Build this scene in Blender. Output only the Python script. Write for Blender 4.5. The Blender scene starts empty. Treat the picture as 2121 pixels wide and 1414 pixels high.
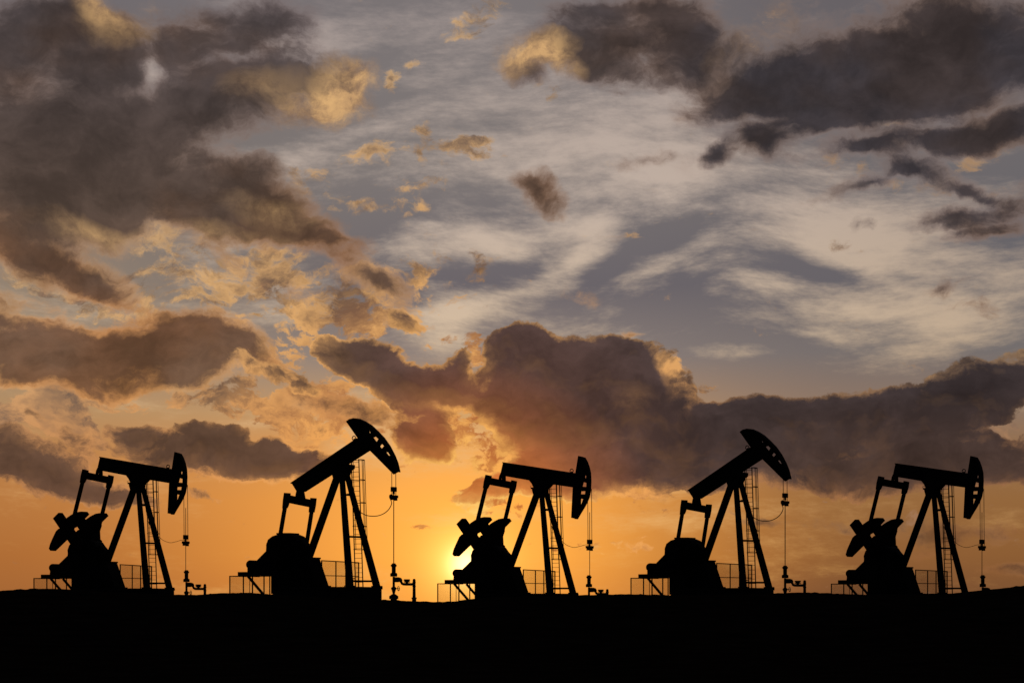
import bpy, bmesh, math, random
from mathutils import Vector, Matrix, noise as mnoise
from mathutils.geometry import tessellate_polygon

sc = bpy.context.scene
R = math.radians
F = 3698.0                      # focal length in photo pixels (2121 wide)
HORIZON = 1247.0                # eye level, photo pixels
EYE = 1.7

# ------------------------------------------------------------------ camera
cam = bpy.data.objects.new('camera', bpy.data.cameras.new('camera'))
sc.collection.objects.link(cam)
cam.location = (0, 0, EYE)
cam.rotation_euler = (R(90), 0, 0)
cam.data.sensor_width = 36
cam.data.lens = 36 * F / 2121
cam.data.shift_y = (HORIZON - 707) / 2121
cam.data.clip_start = 0.1
cam.data.clip_end = 20000
sc.camera = cam
sc.view_settings.view_transform = 'Standard'
sc.view_settings.look = 'None'
sc.view_settings.exposure = 0
sc.view_settings.gamma = 1

# ------------------------------------------------------------------ sun
SUN_AZ = math.atan((968 - 1060.5) / F)      # measured from +Y towards +X
SUN_EL = math.atan((HORIZON - 1168) / F)
sun = bpy.data.objects.new('sun', bpy.data.lights.new('sun', 'SUN'))
sc.collection.objects.link(sun)
sun.data.energy = 2.0
sun.data.angle = R(0.5)
sun.data.color = (1.0, 0.62, 0.30)
to_sun = Vector((math.sin(SUN_AZ) * math.cos(SUN_EL), math.cos(SUN_AZ) * math.cos(SUN_EL), math.sin(SUN_EL)))
sun.rotation_euler = to_sun.to_track_quat('Z', 'Y').to_euler()

# ------------------------------------------------------------------ sky
#SKY_BEGIN
def lin(r, g, b, k=1.0):
    def f(c):
        c /= 255.0
        return (c / 12.92 if c <= 0.04045 else ((c + 0.055) / 1.055) ** 2.4) * k
    return (f(r), f(g), f(b), 1.0)

def ang(px, py):
    """azimuth / elevation of a sky spot, in thousandths-of-F units"""
    u = (px - 1060.5) / F
    v = (HORIZON - py) / F
    return math.atan(u) * F / 1000, math.atan(v / math.sqrt(1 + u * u)) * F / 1000

class Sky:
    def __init__(s, nt):
        s.nt = nt
    def new(s, t, **kw):
        n = s.nt.nodes.new(t)
        for k, v in kw.items():
            setattr(n, k, v)
        return n
    def put(s, sock, v):
        if isinstance(v, bpy.types.NodeSocket):
            s.nt.links.new(v, sock)
        else:
            sock.default_value = v[:3] if sock.type == 'VECTOR' and hasattr(v, '__len__') else v
    def m(s, op, a, b=0.0, c=None, clamp=False):
        n = s.new('ShaderNodeMath', operation=op, use_clamp=clamp)
        s.put(n.inputs[0], a); s.put(n.inputs[1], b)
        if c is not None:
            s.put(n.inputs[2], c)
        return n.outputs[0]
    def vm(s, op, a, b=None, scale=None):
        n = s.new('ShaderNodeVectorMath', operation=op)
        s.put(n.inputs[0], a)
        if b is not None:
            s.put(n.inputs[1], b)
        if scale is not None:
            s.put(n.inputs['Scale'], scale)
        return n.outputs['Value'] if op in ('LENGTH', 'DISTANCE', 'DOT_PRODUCT') else n.outputs['Vector']
    def step(s, x, a, b, lo=0.0, hi=1.0, kind='SMOOTHSTEP'):
        n = s.new('ShaderNodeMapRange', interpolation_type=kind, clamp=True)
        s.put(n.inputs['Value'], x)
        s.put(n.inputs['From Min'], a); s.put(n.inputs['From Max'], b)
        s.put(n.inputs['To Min'], lo); s.put(n.inputs['To Max'], hi)
        return n.outputs['Result']
    def mix(s, f, a, b, mode='MIX'):
        n = s.new('ShaderNodeMix', data_type='RGBA', blend_type=mode, clamp_factor=True)
        s.put(n.inputs[0], f); s.put(n.inputs[6], a); s.put(n.inputs[7], b)
        return n.outputs[2]
    def noise(s, vec, scale, detail, rough=0.55, lac=2.0, dist=0.0, color=False, off=(0, 0, 0), stretch=(1, 1, 1), rot=0.0):
        mp = s.new('ShaderNodeMapping', vector_type='POINT')
        s.put(mp.inputs['Vector'], vec)
        mp.inputs['Location'].default_value = off
        mp.inputs['Rotation'].default_value = (0, 0, rot)
        mp.inputs['Scale'].default_value = stretch
        n = s.new('ShaderNodeTexNoise', noise_dimensions='2D')
        s.put(n.inputs['Vector'], mp.outputs[0])
        n.inputs['Scale'].default_value = scale
        n.inputs['Detail'].default_value = detail
        n.inputs['Roughness'].default_value = rough
        n.inputs['Lacunarity'].default_value = lac
        n.inputs['Distortion'].default_value = dist
        return n.outputs['Color' if color else 'Fac']
    def ramp(s, x, stops, kind='EASE'):
        n = s.new('ShaderNodeValToRGB')
        s.put(n.inputs[0], x)
        e = n.color_ramp.elements
        n.color_ramp.interpolation = kind
        for i, (p, c) in enumerate(stops):
            el = e[i] if i < 2 else e.new(p)
            el.position = p; el.color = c
        return n.outputs[0]
    def blobs(s, vec, lst, start=0.0):
        acc = start
        for (px, py, rx, ry, rot, w) in lst:
            cx, cy = ang(px, py)
            mp = s.new('ShaderNodeMapping', vector_type='TEXTURE')
            s.put(mp.inputs['Vector'], vec)
            mp.inputs['Location'].default_value = (cx, cy, 0)
            mp.inputs['Rotation'].default_value = (0, 0, R(rot))
            mp.inputs['Scale'].default_value = (rx / 1000, ry / 1000, 1)
            g = s.new('ShaderNodeTexGradient', gradient_type='SPHERICAL')
            s.put(g.inputs[0], mp.outputs[0])
            acc = s.m('MULTIPLY_ADD', g.outputs['Fac'], w, acc)
        return acc

# cloud masses: photo x, y, radius x, radius y, tilt (deg), thickness
SOFT = [   # spread-out grey cloud, soft edged
    # upper left mass
    (80,270,360,290,0,1.6),(330,190,260,130,5,1.5),(520,190,190,105,12,1.3),(620,168,150,85,10,1.1),(735,180,110,95,-12,1.4),(650,230,95,50,20,.8),
    (200,370,340,140,-6,1.4),(80,430,260,90,-3,1.1),(300,310,230,110,10,1.0),(60,90,260,130,0,1.1),(420,250,200,80,10,.5),(420,110,160,60,0,.5),
    (540,385,150,62,-18,1.9),(430,415,200,74,-5,1.5),(600,455,150,52,-14,1.4),(560,350,80,30,0,.6),(450,465,200,45,0,.7),
    (90,30,200,75,0,.8),(230,95,150,75,-10,.9),(470,45,200,80,0,1.2),(600,40,120,55,0,.8),(380,100,70,50,0,.5),(560,110,120,40,0,.3),
    (318,150,40,70,5,-1.1),(470,125,80,22,10,-.6),
    # left bands
    (50,530,250,62,-14,1.3),(190,580,170,30,-22,.8),(470,540,120,48,-38,1.0),(620,490,180,50,-10,1.2),(720,545,120,40,-25,.9),(775,588,120,42,-20,1.1),(740,520,100,26,-15,.6),(500,475,150,40,-6,.7),(610,603,90,26,-8,.7),(830,660,80,36,-12,.7),(700,838,150,56,-12,1.0),(780,870,120,36,-16,.6),(330,655,180,30,-12,.7),(480,655,150,28,-8,.6),(130,735,470,92,-2,1.8),(400,715,260,62,-4,1.5),
    (20,650,200,56,-10,.9),(230,790,300,34,0,.6),(150,470,190,44,-6,.7),(40,600,120,20,-14,.4),
    # top centre
    (1300,90,240,110,-8,1.5),(1430,85,130,100,-40,1.3),(1190,95,150,80,0,1.2),(1100,112,115,58,8,1.2),(1080,155,70,26,-25,1.1),
    (1290,170,200,48,0,.8),(1230,15,200,44,0,.7),(1350,20,150,50,0,.6),
    # upper right
    (1750,170,620,230,6,.6),(1620,60,180,70,20,.4),
    (1800,150,450,140,8,1.6),(1960,70,300,130,0,1.3),(1570,195,240,56,12,1.4),(1700,120,200,50,14,.5),(1720,195,220,48,10,.8),(1800,240,280,40,4,.9),(2060,190,230,130,0,1.1),
    (1585,296,100,42,-26,1.7),(1482,314,58,34,20,1.6),(1550,248,200,18,4,-.7),(2070,270,200,40,12,1.8),(1830,300,200,30,6,1.5),
    (1900,350,180,34,-20,1.5),(1800,380,170,24,14,1.4),(2095,420,160,56,24,1.6),(1970,447,110,30,4,1.2),(2070,480,160,26,4,.9),(2000,395,120,24,-6,.8),(1720,270,160,22,8,.6),
    # strays
    (1122,402,88,40,-36,1.5),(1085,375,46,24,-30,.8),(1060,430,60,40,-10,.35),(1780,462,26,20,0,1.0),(1806,458,18,18,0,.9),(1950,605,80,22,8,.8),(2010,645,85,28,-16,.8),
    (1310,687,42,14,0,1.0),(1330,328,75,24,14,.6),(1280,485,60,22,0,.55),(1290,207,42,12,-8,.8),(1080,695,40,14,30,.5),(1190,620,90,28,-15,.45),(1210,165,60,20,0,.4),
    # low streaks
    (2010,1105,260,46,-4,.75),(1760,1080,130,20,2,.5),(1840,1145,160,18,0,.4),(2060,1180,180,22,0,.5),(1590,1085,90,14,0,.4),(1700,1150,120,12,0,.3),
]
HARD = [   # heaped cloud with crisp lit borders
        (830,662,60,34,-12,.6),(505,765,95,38,-10,.8),(615,790,95,38,-10,.8),(540,655,60,20,-5,.5),
    # low left
    (20,905,130,44,0,.6),(140,905,70,30,-30,.4),(70,862,34,18,-20,.6),(430,938,290,66,-4,1.6),
    (280,892,75,32,-10,.9),(560,955,160,50,-8,1.0),(490,892,36,28,0,.9),(50,975,260,66,-7,1.5),
    (190,1012,200,32,-12,.8),(430,1027,110,22,-10,.8),(650,880,44,36,-50,.6),(560,880,44,28,-50,.5),(390,885,40,16,0,.5),
    # centre
    (1180,785,290,112,-5,1.4),(1330,795,135,112,0,1.2),(1110,765,170,85,0,1.0),(950,765,80,70,25,.9),
    (825,778,210,66,-20,1.5),(712,735,95,48,-40,1.2),(745,765,90,50,-20,.6),(1050,716,120,32,18,.7),(1230,735,150,52,0,.9),(1250,890,330,120,0,1.3),
    (1060,890,200,90,0,.8),(885,914,108,78,-35,1.5),(1015,1008,130,40,0,1.2),(1080,985,120,60,0,.8),(925,985,70,50,0,-1.0),(1230,995,280,66,-4,1.2),
    (900,820,170,60,-16,.8),(985,745,24,52,-8,-1.1),(965,848,110,16,-14,-.9),(1000,920,115,60,-28,-1.3),(940,955,60,40,-40,-.6),(1020,945,40,24,-20,.7),(975,905,30,20,0,.5),
    (930,860,60,26,-20,-.4),(780,905,60,26,-30,.4),
    # right band
    (1750,872,430,72,3,1.3),(2010,815,320,76,12,1.4),(1560,868,220,60,14,1.0),(1700,965,420,72,0,1.3),
    (2050,935,280,70,0,1.0),(1900,990,320,50,0,.9),(1440,930,230,95,0,1.2),(2085,888,110,13,8,-.8),(1990,925,100,14,0,-.6),(1850,930,250,60,0,.4),
]
GOLD = [
    (823,158,30,40,0,1.9),(975,302,95,38,-5,2.0),(1010,285,55,14,15,1.3),(895,272,36,26,25,1.7),(800,322,130,28,6,1.6),(890,325,24,32,-10,1.5),
    (985,30,70,46,15,1.4),(945,77,55,14,-8,1.2),(875,118,38,16,6,1.2),(1120,188,66,28,10,1.1),(1015,188,26,16,0,.6),(835,400,180,30,8,1.1),(790,440,130,28,0,1.2),
    (1310,488,36,16,-5,1.0),(1770,505,65,24,-20,.8),(1500,792,48,22,12,.9),(650,380,90,60,-10,.6),
    # broken sheet over the left half
    (250,485,200,50,-6,.7),(470,530,280,80,-10,.8),(300,590,330,80,-15,1.0),(600,590,330,120,-8,.9),(850,570,230,95,8,1.0),(720,670,260,60,-8,.8),
    (560,750,260,80,-12,.9),(380,820,360,48,-3,.9),(680,850,280,70,-5,.8),(120,600,220,46,-16,.8),(640,370,110,50,-15,.6),
    (720,900,200,60,-10,.7),(860,850,120,50,-20,.7),(120,800,200,26,0,.5),
    (112,835,70,75,20,2.2),(165,895,95,55,-35,2.2),(20,880,130,75,0,2.0),(560,880,60,40,-40,.9),(650,885,60,46,-40,.9),
    (1005,930,140,66,-22,1.1),(1040,965,90,36,-20,.6),(950,880,100,40,-25,.6),(985,740,38,76,-10,1.1),(975,847,100,26,-14,1.1),(1010,1040,150,36,-5,.9),
    (1350,1020,150,30,6,.75),(2060,890,130,24,8,.8),(1990,925,120,24,0,.8),(1600,1000,100,18,0,.55),(1920,925,70,32,20,.6),(2000,980,120,28,0,.4),
    (1580,65,170,75,40,.5),(1530,130,130,46,20,.6),(1420,240,70,36,60,.5),(1730,345,90,36,-10,.9),(2040,320,120,26,14,.8),(1840,265,160,22,5,.6),(1900,390,140,30,-10,.4),(2060,380,90,30,0,.5),
    (880,1085,34,10,0,.7),(900,1198,70,16,0,.6),(1430,1065,160,16,0,.45),(1830,1060,200,26,0,.35),(1260,1135,150,34,0,.4),(1010,1035,70,50,-30,.5),
]
LIT = [   # where the low sun reaches the cloud flanks
    (735,180,120,105,15,1.5),(650,225,110,50,15,1.0),(560,190,120,50,10,.3),(1085,114,115,44,8,1.4),(1150,140,76,34,-20,.8),(1060,10,50,26,0,.6),
    (650,370,80,50,-10,.9),(580,440,150,36,-10,.35),(1110,195,80,28,0,.8),(200,20,70,36,-20,.7),(250,60,100,50,0,.45),(310,10,40,36,0,.7),
    (180,480,150,36,-8,.6),(420,495,220,40,0,.4),(1570,60,160,60,40,.6),
]
VEIL = [  # high thin sheet
    (1350,270,460,170,5,1.15),(1650,420,460,140,0,.9),(1250,450,360,90,10,.6),(1900,560,450,120,-4,.85),(1800,650,420,80,-6,.85),(1520,590,130,55,0,.9),
    (1400,545,240,55,12,.8),(1060,595,280,44,22,1.0),(1190,520,140,46,35,.75),(1000,510,300,70,8,.85),(900,700,160,80,25,1.0),(870,620,140,70,0,.6),
    (680,300,280,70,8,.75),(900,60,340,110,5,.9),(1510,745,150,26,0,.95),(1650,690,180,40,-8,.7),(1920,720,320,60,4,.75),(600,330,220,50,0,.5),
    (1150,350,380,90,5,.7),(560,90,190,70,0,.7),(640,90,150,60,0,.6),(320,150,60,90,0,.8),(1780,480,270,90,-5,.6),(2050,600,220,110,0,.6),(960,230,280,100,0,.6),
    (1700,562,120,28,-12,-.7),(1640,545,120,40,-14,-.4),(1390,490,120,36,10,-.7),(1100,540,130,26,20,-.5),(1330,640,200,70,0,-.5),
    (400,560,400,160,0,.35),(600,870,330,60,0,.7),(760,950,200,60,0,.6),(250,820,400,40,0,.5),
    (1000,1060,420,30,0,.5),(1400,1080,300,36,4,.5),(1250,1150,260,40,0,.45),(1700,1060,300,40,0,.4),(300,1080,400,40,0,.2),(800,1180,300,30,0,.35),(1700,1190,300,30,0,.3),
]

FLANK = [(1418,800,40,95,8,1.3),(1400,748,44,28,0,.9),(1315,830,60,45,0,.5),(990,740,50,70,0,.6),(690,715,60,40,-40,.6),(960,850,130,26,-14,.7),(1350,1020,120,30,0,.6),(1430,1010,80,30,0,.5)]

w = bpy.data.worlds.new('World')
sc.world = w
w.use_nodes = True
w.node_tree.nodes.clear()
S = Sky(w.node_tree)
tc = S.new('ShaderNodeTexCoord')
sep = S.new('ShaderNodeSeparateXYZ')
S.put(sep.inputs[0], tc.outputs['Generated'])
DX, DY, DZ = sep.outputs
az = S.m('ARCTAN2', DX, DY)
el = S.m('ARCSINE', DZ)
U = S.m('MULTIPLY', az, F / 1000)
V = S.m('MULTIPLY', el, F / 1000)
com = S.new('ShaderNodeCombineXYZ')
S.put(com.inputs[0], U); S.put(com.inputs[1], V)
P = com.outputs[0]
SU, SV = ang(967, 1168)

# distance from the sun (V counts a little more than U)
dsun = S.vm('DISTANCE', P, (SU, SV, 0))

# clear air: three columns of the sky, left / middle / right, by elevation
Vn = S.m('MULTIPLY', V, 1 / 1.3, clamp=True)
def col(stops):
    return S.ramp(Vn, [((HORIZON - y) / 1300, lin(*c)) for y, c in stops], 'LINEAR')
c_left = col([(1247,(160,100,52)),(1150,(168,106,54)),(1040,(176,116,64)),(940,(176,124,76)),(860,(172,136,96)),(760,(152,132,110)),(600,(138,124,110)),(350,(112,106,104)),(0,(104,100,106))])
c_mid = col([(1247,(222,136,58)),(1150,(232,152,66)),(1040,(230,152,70)),(940,(214,148,82)),(860,(184,146,104)),(740,(124,120,120)),(600,(86,91,102)),(350,(118,114,114)),(0,(116,111,113))])
c_right = col([(1247,(114,76,48)),(1150,(132,90,52)),(1040,(138,98,60)),(940,(138,104,74)),(860,(132,112,98)),(740,(106,104,106)),(600,(92,93,101)),(350,(104,101,104)),(0,(96,92,97))])
f_l = S.step(U, -1.05, -.12)
f_r = S.step(U, -.05, .72)
clear = S.mix(f_r, S.mix(f_l, c_left, c_mid), c_right)
# physical twilight sky mixed into the clear air
nis = S.new('ShaderNodeTexSky', sky_type='NISHITA', sun_disc=False)
nis.sun_elevation = SUN_EL
nis.sun_rotation = SUN_AZ
nis.air_density = 1.2; nis.dust_density = 2.0
clear = S.mix(0.06, clear, S.vm('SCALE', nis.outputs[0], scale=0.10), 'ADD')
# light scattered round the sun
halo = S.m('POWER', 2.718, S.m('MULTIPLY', S.m('MULTIPLY', dsun, dsun), -13.0))
halo2 = S.m('POWER', 2.718, S.m('MULTIPLY', S.m('MULTIPLY', dsun, dsun), -190.0))
clear = S.mix(1.0, clear, S.vm('SCALE', lin(255, 196, 70), scale=S.m('MULTIPLY', halo, .27)), 'ADD')

# ---- high veil: fibrous ice cloud
w1 = S.noise(P, 1.6, 1, .4, color=True, off=(3.1, 1.7, 0))
pv = S.vm('ADD', P, S.vm('SCALE', S.vm('SUBTRACT', w1, (.5, .5, .5)), scale=S.step(V, .1, .7, .04, .13)))
fib = S.noise(pv, 4.0, 12, .68, off=(1, 2, 0), stretch=(.65, 1.7, 1), rot=R(-20))
fib2 = S.noise(pv, 16.0, 8, .7, off=(7, 4, 0), stretch=(.36, 1.9, 1), rot=R(-36))
vm_ = S.blobs(pv, VEIL)
veil = S.m('ADD', vm_, S.m('MULTIPLY', S.m('SUBTRACT', fib, .5), 2.6))
veil = S.m('ADD', veil, S.m('MULTIPLY', S.m('SUBTRACT', fib2, .5), 1.15))
va = S.step(veil, .0, 1.45, 0, .9)
vcol = S.ramp(S.m('MULTIPLY', V, 1 / 1.3, clamp=True), [(.05, lin(246,186,104)), (.25, lin(230,188,134)), (.42, lin(218,192,162)), (.62, lin(200,181,166)), (1.0, lin(160,148,146))], 'LINEAR')
vcol = S.mix(S.step(U, .2, 1.1, 0, .4), vcol, S.ramp(Vn, [(.1, lin(150,106,66)), (.35, lin(156,136,118))], 'LINEAR'))
sky = S.mix(va, clear, vcol)

# ---- shared warp for the heaped clouds
wa = S.noise(P, 4.0, 4, .55, color=True, off=(11.3, 5.2, 0))
wb = S.noise(P, 14.0, 6, .65, color=True, off=(2.3, 9.2, 0))
pw = S.vm('ADD', P, S.vm('SCALE', S.vm('SUBTRACT', wa, (.5, .5, .5)), scale=.085))
pw = S.vm('ADD', pw, S.vm('SCALE', S.vm('SUBTRACT', wb, (.5, .5, .5)), scale=.026))
dirs = S.vm('NORMALIZE', S.vm('SUBTRACT', (SU, SV, 0), P))
ps = S.vm('ADD', pw, S.vm('SCALE', dirs, scale=.030))

def heap(lst, amp, scale, off, rough=.6, st=1.5, gate=(0, .35, .3), lit=True):
    """thickness of a cloud sheet, and how it falls away towards the sun"""
    b = S.blobs(pw, lst)
    g = S.m('MULTIPLY', S.step(b, gate[0], gate[1], gate[2], 1.0), amp)
    n = S.noise(pw, scale, 11, rough, off=off, stretch=(1, st, 1))
    d = S.m('ADD', b, S.m('MULTIPLY', S.m('SUBTRACT', n, .5), g))
    if not lit:
        return d, None
    bs = S.blobs(ps, lst)
    n0 = S.noise(pw, scale, 4, rough, off=off, stretch=(1, st, 1))
    n1 = S.noise(ps, scale, 4, rough, off=off, stretch=(1, st, 1))
    return d, S.m('ADD', S.m('SUBTRACT', b, bs), S.m('MULTIPLY', S.m('SUBTRACT', n0, n1), g))

near = S.m('POWER', 2.718, S.m('MULTIPLY', dsun, -2.1))     # 1 at the sun, fading outwards
gold_c = S.ramp(dsun, [(0, lin(255,222,130)), (.12, lin(255,200,98)), (.3, lin(246,176,92)), (.5, lin(224,166,100)), (.75, lin(216,168,112)), (1.0, lin(218,176,126))], 'LINEAR')
gold_c = S.mix(S.step(V, .22, .62, .85, 0), gold_c, S.ramp(dsun, [(0, lin(255,222,128)), (.2, lin(252,188,96)), (.35, lin(238,164,88)), (.6, lin(216,144,82)), (1.0, lin(190,124,72))], 'LINEAR'))
bil = S.noise(pw, 5.0, 11, .68, off=(6, 3, 0), stretch=(1, 1.4, 1))
bil_l = S.noise(pw, 4.5, 4, .62, off=(6, 3, 0), stretch=(1, 1.4, 1))
bil_s = S.noise(ps, 4.5, 4, .62, off=(6, 3, 0), stretch=(1, 1.4, 1))
relief = S.m('MULTIPLY_ADD', S.m('SUBTRACT', bil_l, bil_s), .9, 1.0)
big = S.noise(P, 2.3, 4, .5, off=(1.5, 7, 0), stretch=(1, 1.6, 1))

# ---- broken golden cloud
g0, g_l = heap(GOLD, 4.2, 9.0, (4.0, 8.0, 0), .66, 1.8)
g0 = S.m('ADD', g0, S.m('MULTIPLY', S.m('SUBTRACT', S.noise(pw, 26.0, 7, .6, off=(5, 5, 0), stretch=(.8, 1.5, 1)), .5), 2.4))
ga = S.step(g0, .45, S.step(V, .5, .75, .95, 1.6), 0, .96)
cl = S.noise(pw, 8.0, 10, .66, off=(9, 1, 0), stretch=(1, 1.7, 1))
cl0 = S.noise(pw, 8.0, 4, .58, off=(9, 1, 0), stretch=(1, 1.7, 1))
cl1 = S.noise(ps, 8.0, 4, .58, off=(9, 1, 0), stretch=(1, 1.7, 1))
gl = S.m('ADD', S.m('MULTIPLY', S.m('SUBTRACT', cl0, cl1), 1.6), S.m('MULTIPLY', S.step(cl, S.step(dsun, .15, .5, .40, .42), S.step(dsun, .15, .5, .56, .64), 1.0, .0), S.step(g0, .8, 2.4, 1.0, S.step(V, .3, .5, .8, .45))), clamp=True)
g_shade = S.ramp(dsun, [(0, lin(214,120,50)), (.26, lin(182,106,56)), (.6, lin(116,88,68)), (1.0, lin(108,90,80))], 'LINEAR')
g_col = S.mix(gl, g_shade, gold_c)
g_col = S.mix(S.step(U, .25, .7, 0, .6), g_col, lin(136,108,88))
sky = S.mix(ga, sky, g_col)

# ---- spread-out grey cloud
s0, _ = heap(SOFT, 2.9, 5.0, (0, 0, 0), .66, 1.7, lit=False)
sa = S.step(s0, .2, S.step(V, .5, .75, .8, 1.3), 0, .98)
s_thin = S.ramp(Vn, [(.3, lin(214,160,102)), (.5, lin(198,150,106)), (.62, lin(150,124,108)), (.85, lin(122,108,106))], 'LINEAR')
s_thin = S.mix(S.step(U, .15, .6, 0, .85), s_thin, S.ramp(Vn, [(.1, lin(128,88,58)), (.35, lin(120,100,90)), (.6, lin(134,120,117))], 'LINEAR'))
s_thick = S.ramp(Vn, [(.3, lin(112,84,64)), (.45, lin(104,78,62)), (.6, lin(86,70,61)), (.8, lin(74,64,62)), (1, lin(72,65,67))], 'LINEAR')
s_thick = S.mix(S.step(U, .1, .5), s_thick, S.ramp(Vn, [(.1, lin(88,62,46)), (.4, lin(74,64,62)), (.65, lin(62,57,61))], 'LINEAR'))
s_col = S.mix(S.step(S.m('ADD', s0, S.m('MULTIPLY', S.m('SUBTRACT', bil, .5), 1.6)), .35, S.step(V, .55, .8, 1.25, 1.7)), s_thin, s_thick)
s_col = S.mix(S.step(big, .42, .62), s_col, S.mix(1.0, s_col, lin(255, 238, 220), 'MULTIPLY'))
s_col = S.vm('SCALE', s_col, scale=S.m('MULTIPLY', S.m('MULTIPLY', S.step(s0, 1.0, 2.6, 1.04, .84), relief), S.step(bil, .3, .7, .74, 1.26)))
lm = S.blobs(pw, LIT)
sL = S.m('MULTIPLY', lm, S.step(bil, .22, .66), clamp=True)
s_col = S.mix(sL, s_col, S.mix(S.step(bil, .4, .66), lin(176,138,100), lin(224,178,120)))
sky = S.mix(sa, sky, s_col)

# ---- dark heaped cloud, lit from the sun side
d0, d_l = heap(HARD, 2.3, 6.0, (0, 5, 0), .65)
da = S.step(d0, .34, .54)
d_lit = S.m('MULTIPLY', d_l, S.step(V, .62, .8, .9, .25), clamp=True)
rim = S.step(d0, .44, .82, 1, 0)
L = S.m('ADD', S.m('MULTIPLY', d_lit, S.step(d0, .5, 1.2, .8, .10)), S.m('MULTIPLY', S.m('MULTIPLY', rim, S.step(bil, .38, .62, .25, 1.15)), S.m('ADD', S.step(U, -.45, -.1, .6, .2), S.m('MULTIPLY', near, .7))), clamp=True)
L = S.m('ADD', L, S.m('MULTIPLY', S.blobs(pw, FLANK), S.m('MULTIPLY', S.step(bil, .36, .62), S.step(d0, .5, 1.5, 1.0, .25))), clamp=True)
dk_near = S.ramp(dsun, [(0, lin(222,124,50)), (.10, lin(206,116,54)), (.2, lin(190,106,52)), (.31, lin(136,82,54)), (.42, lin(88,64,57)), (.6, lin(74,60,58)), (1.0, lin(66,58,58))], 'LINEAR')
dk = S.mix(S.step(U, -.55, -.15, .85, 0), dk_near, S.ramp(Vn, [(.12, lin(100,68,48)), (.35, lin(104,78,60)), (.6, lin(98,78,64)), (1, lin(76,66,66))], 'LINEAR'))
dk = S.mix(S.step(U, .2, .7, 0, .9), dk, S.ramp(Vn, [(.10, lin(114,76,50)), (.2, lin(78,58,49)), (.33, lin(58,48,48)), (.65, lin(72,64,66)), (1, lin(60,54,58))], 'LINEAR'))
thick = S.step(d0, .6, 2.2, 1.05, .74)
thick = S.m('MULTIPLY', thick, S.step(bil, .3, .7, .80, 1.22))
dk = S.vm('SCALE', dk, scale=S.m('MULTIPLY', thick, relief))
d_col = S.mix(L, dk, gold_c)
sky = S.mix(da, sky, d_col)

# ---- sun glare through the thin low haze
sky = S.mix(1.0, sky, S.vm('SCALE', lin(255, 210, 110), scale=S.m('MULTIPLY', halo2, .75)), 'ADD')
disc = S.m('POWER', 2.718, S.m('MULTIPLY', S.m('MULTIPLY', dsun, dsun), -1000.0))
sky = S.mix(1.0, sky, S.vm('SCALE', lin(255, 236, 190), scale=S.m('MULTIPLY', disc, 1.1)), 'ADD')

# unseen sky overhead and behind the viewer, darkened so the silhouettes stay black
dusk = lin(34, 34, 42)
sky = S.mix(S.step(DY, .80, .35), sky, dusk)
sky = S.mix(S.step(el, R(24), R(40)), sky, dusk)
sky = S.mix(S.step(el, R(-1.0), R(-0.2), 1, 0), sky, lin(8, 7, 6))
bg = S.new('ShaderNodeBackground')
S.put(bg.inputs[0], sky)
bg.inputs[1].default_value = 1.0
out = S.new('ShaderNodeOutputWorld')
S.put(out.inputs[0], bg.outputs[0])
w.cycles.sampling_method = 'MANUAL'
w.cycles.sample_map_resolution = 512
#SKY_END
sc.cycles.max_bounces = 3
sc.cycles.use_denoising = False

# ------------------------------------------------------------------ materials
def paint(name, base, rough=.8, scale=6.0, var=.35, metal=0.0):
    m = bpy.data.materials.new(name)
    m.use_nodes = True
    nt = m.node_tree
    b = nt.nodes['Principled BSDF']
    n = nt.nodes.new('ShaderNodeTexNoise')
    n.inputs['Scale'].default_value = scale
    n.inputs['Detail'].default_value = 6
    t = nt.nodes.new('ShaderNodeTexCoord')
    nt.links.new(t.outputs['Object'], n.inputs['Vector'])
    r = nt.nodes.new('ShaderNodeValToRGB')
    r.color_ramp.elements[0].position = .3
    r.color_ramp.elements[1].position = .75
    r.color_ramp.elements[0].color = tuple(c * (1 - var) for c in base) + (1,)
    r.color_ramp.elements[1].color = tuple(c * (1 + var) for c in base) + (1,)
    nt.links.new(n.outputs['Fac'], r.inputs['Fac'])
    nt.links.new(r.outputs['Color'], b.inputs['Base Color'])
    b.inputs['Roughness'].default_value = rough
    b.inputs['Specular IOR Level'].default_value = .08
    b.inputs['Metallic'].default_value = metal
    return m
M_STEEL = paint('black painted steel', (.016, .015, .014))
M_RUST = paint('dark weathered steel', (.020, .014, .010), .9, 9)
M_CONC = paint('oil stained concrete', (.03, .028, .026), .95, 3)
M_CABLE = paint('wire rope', (.018, .017, .016), .8, 30)
M_PIPE = paint('dark pipework', (.014, .014, .015), .8, 12)

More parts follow.
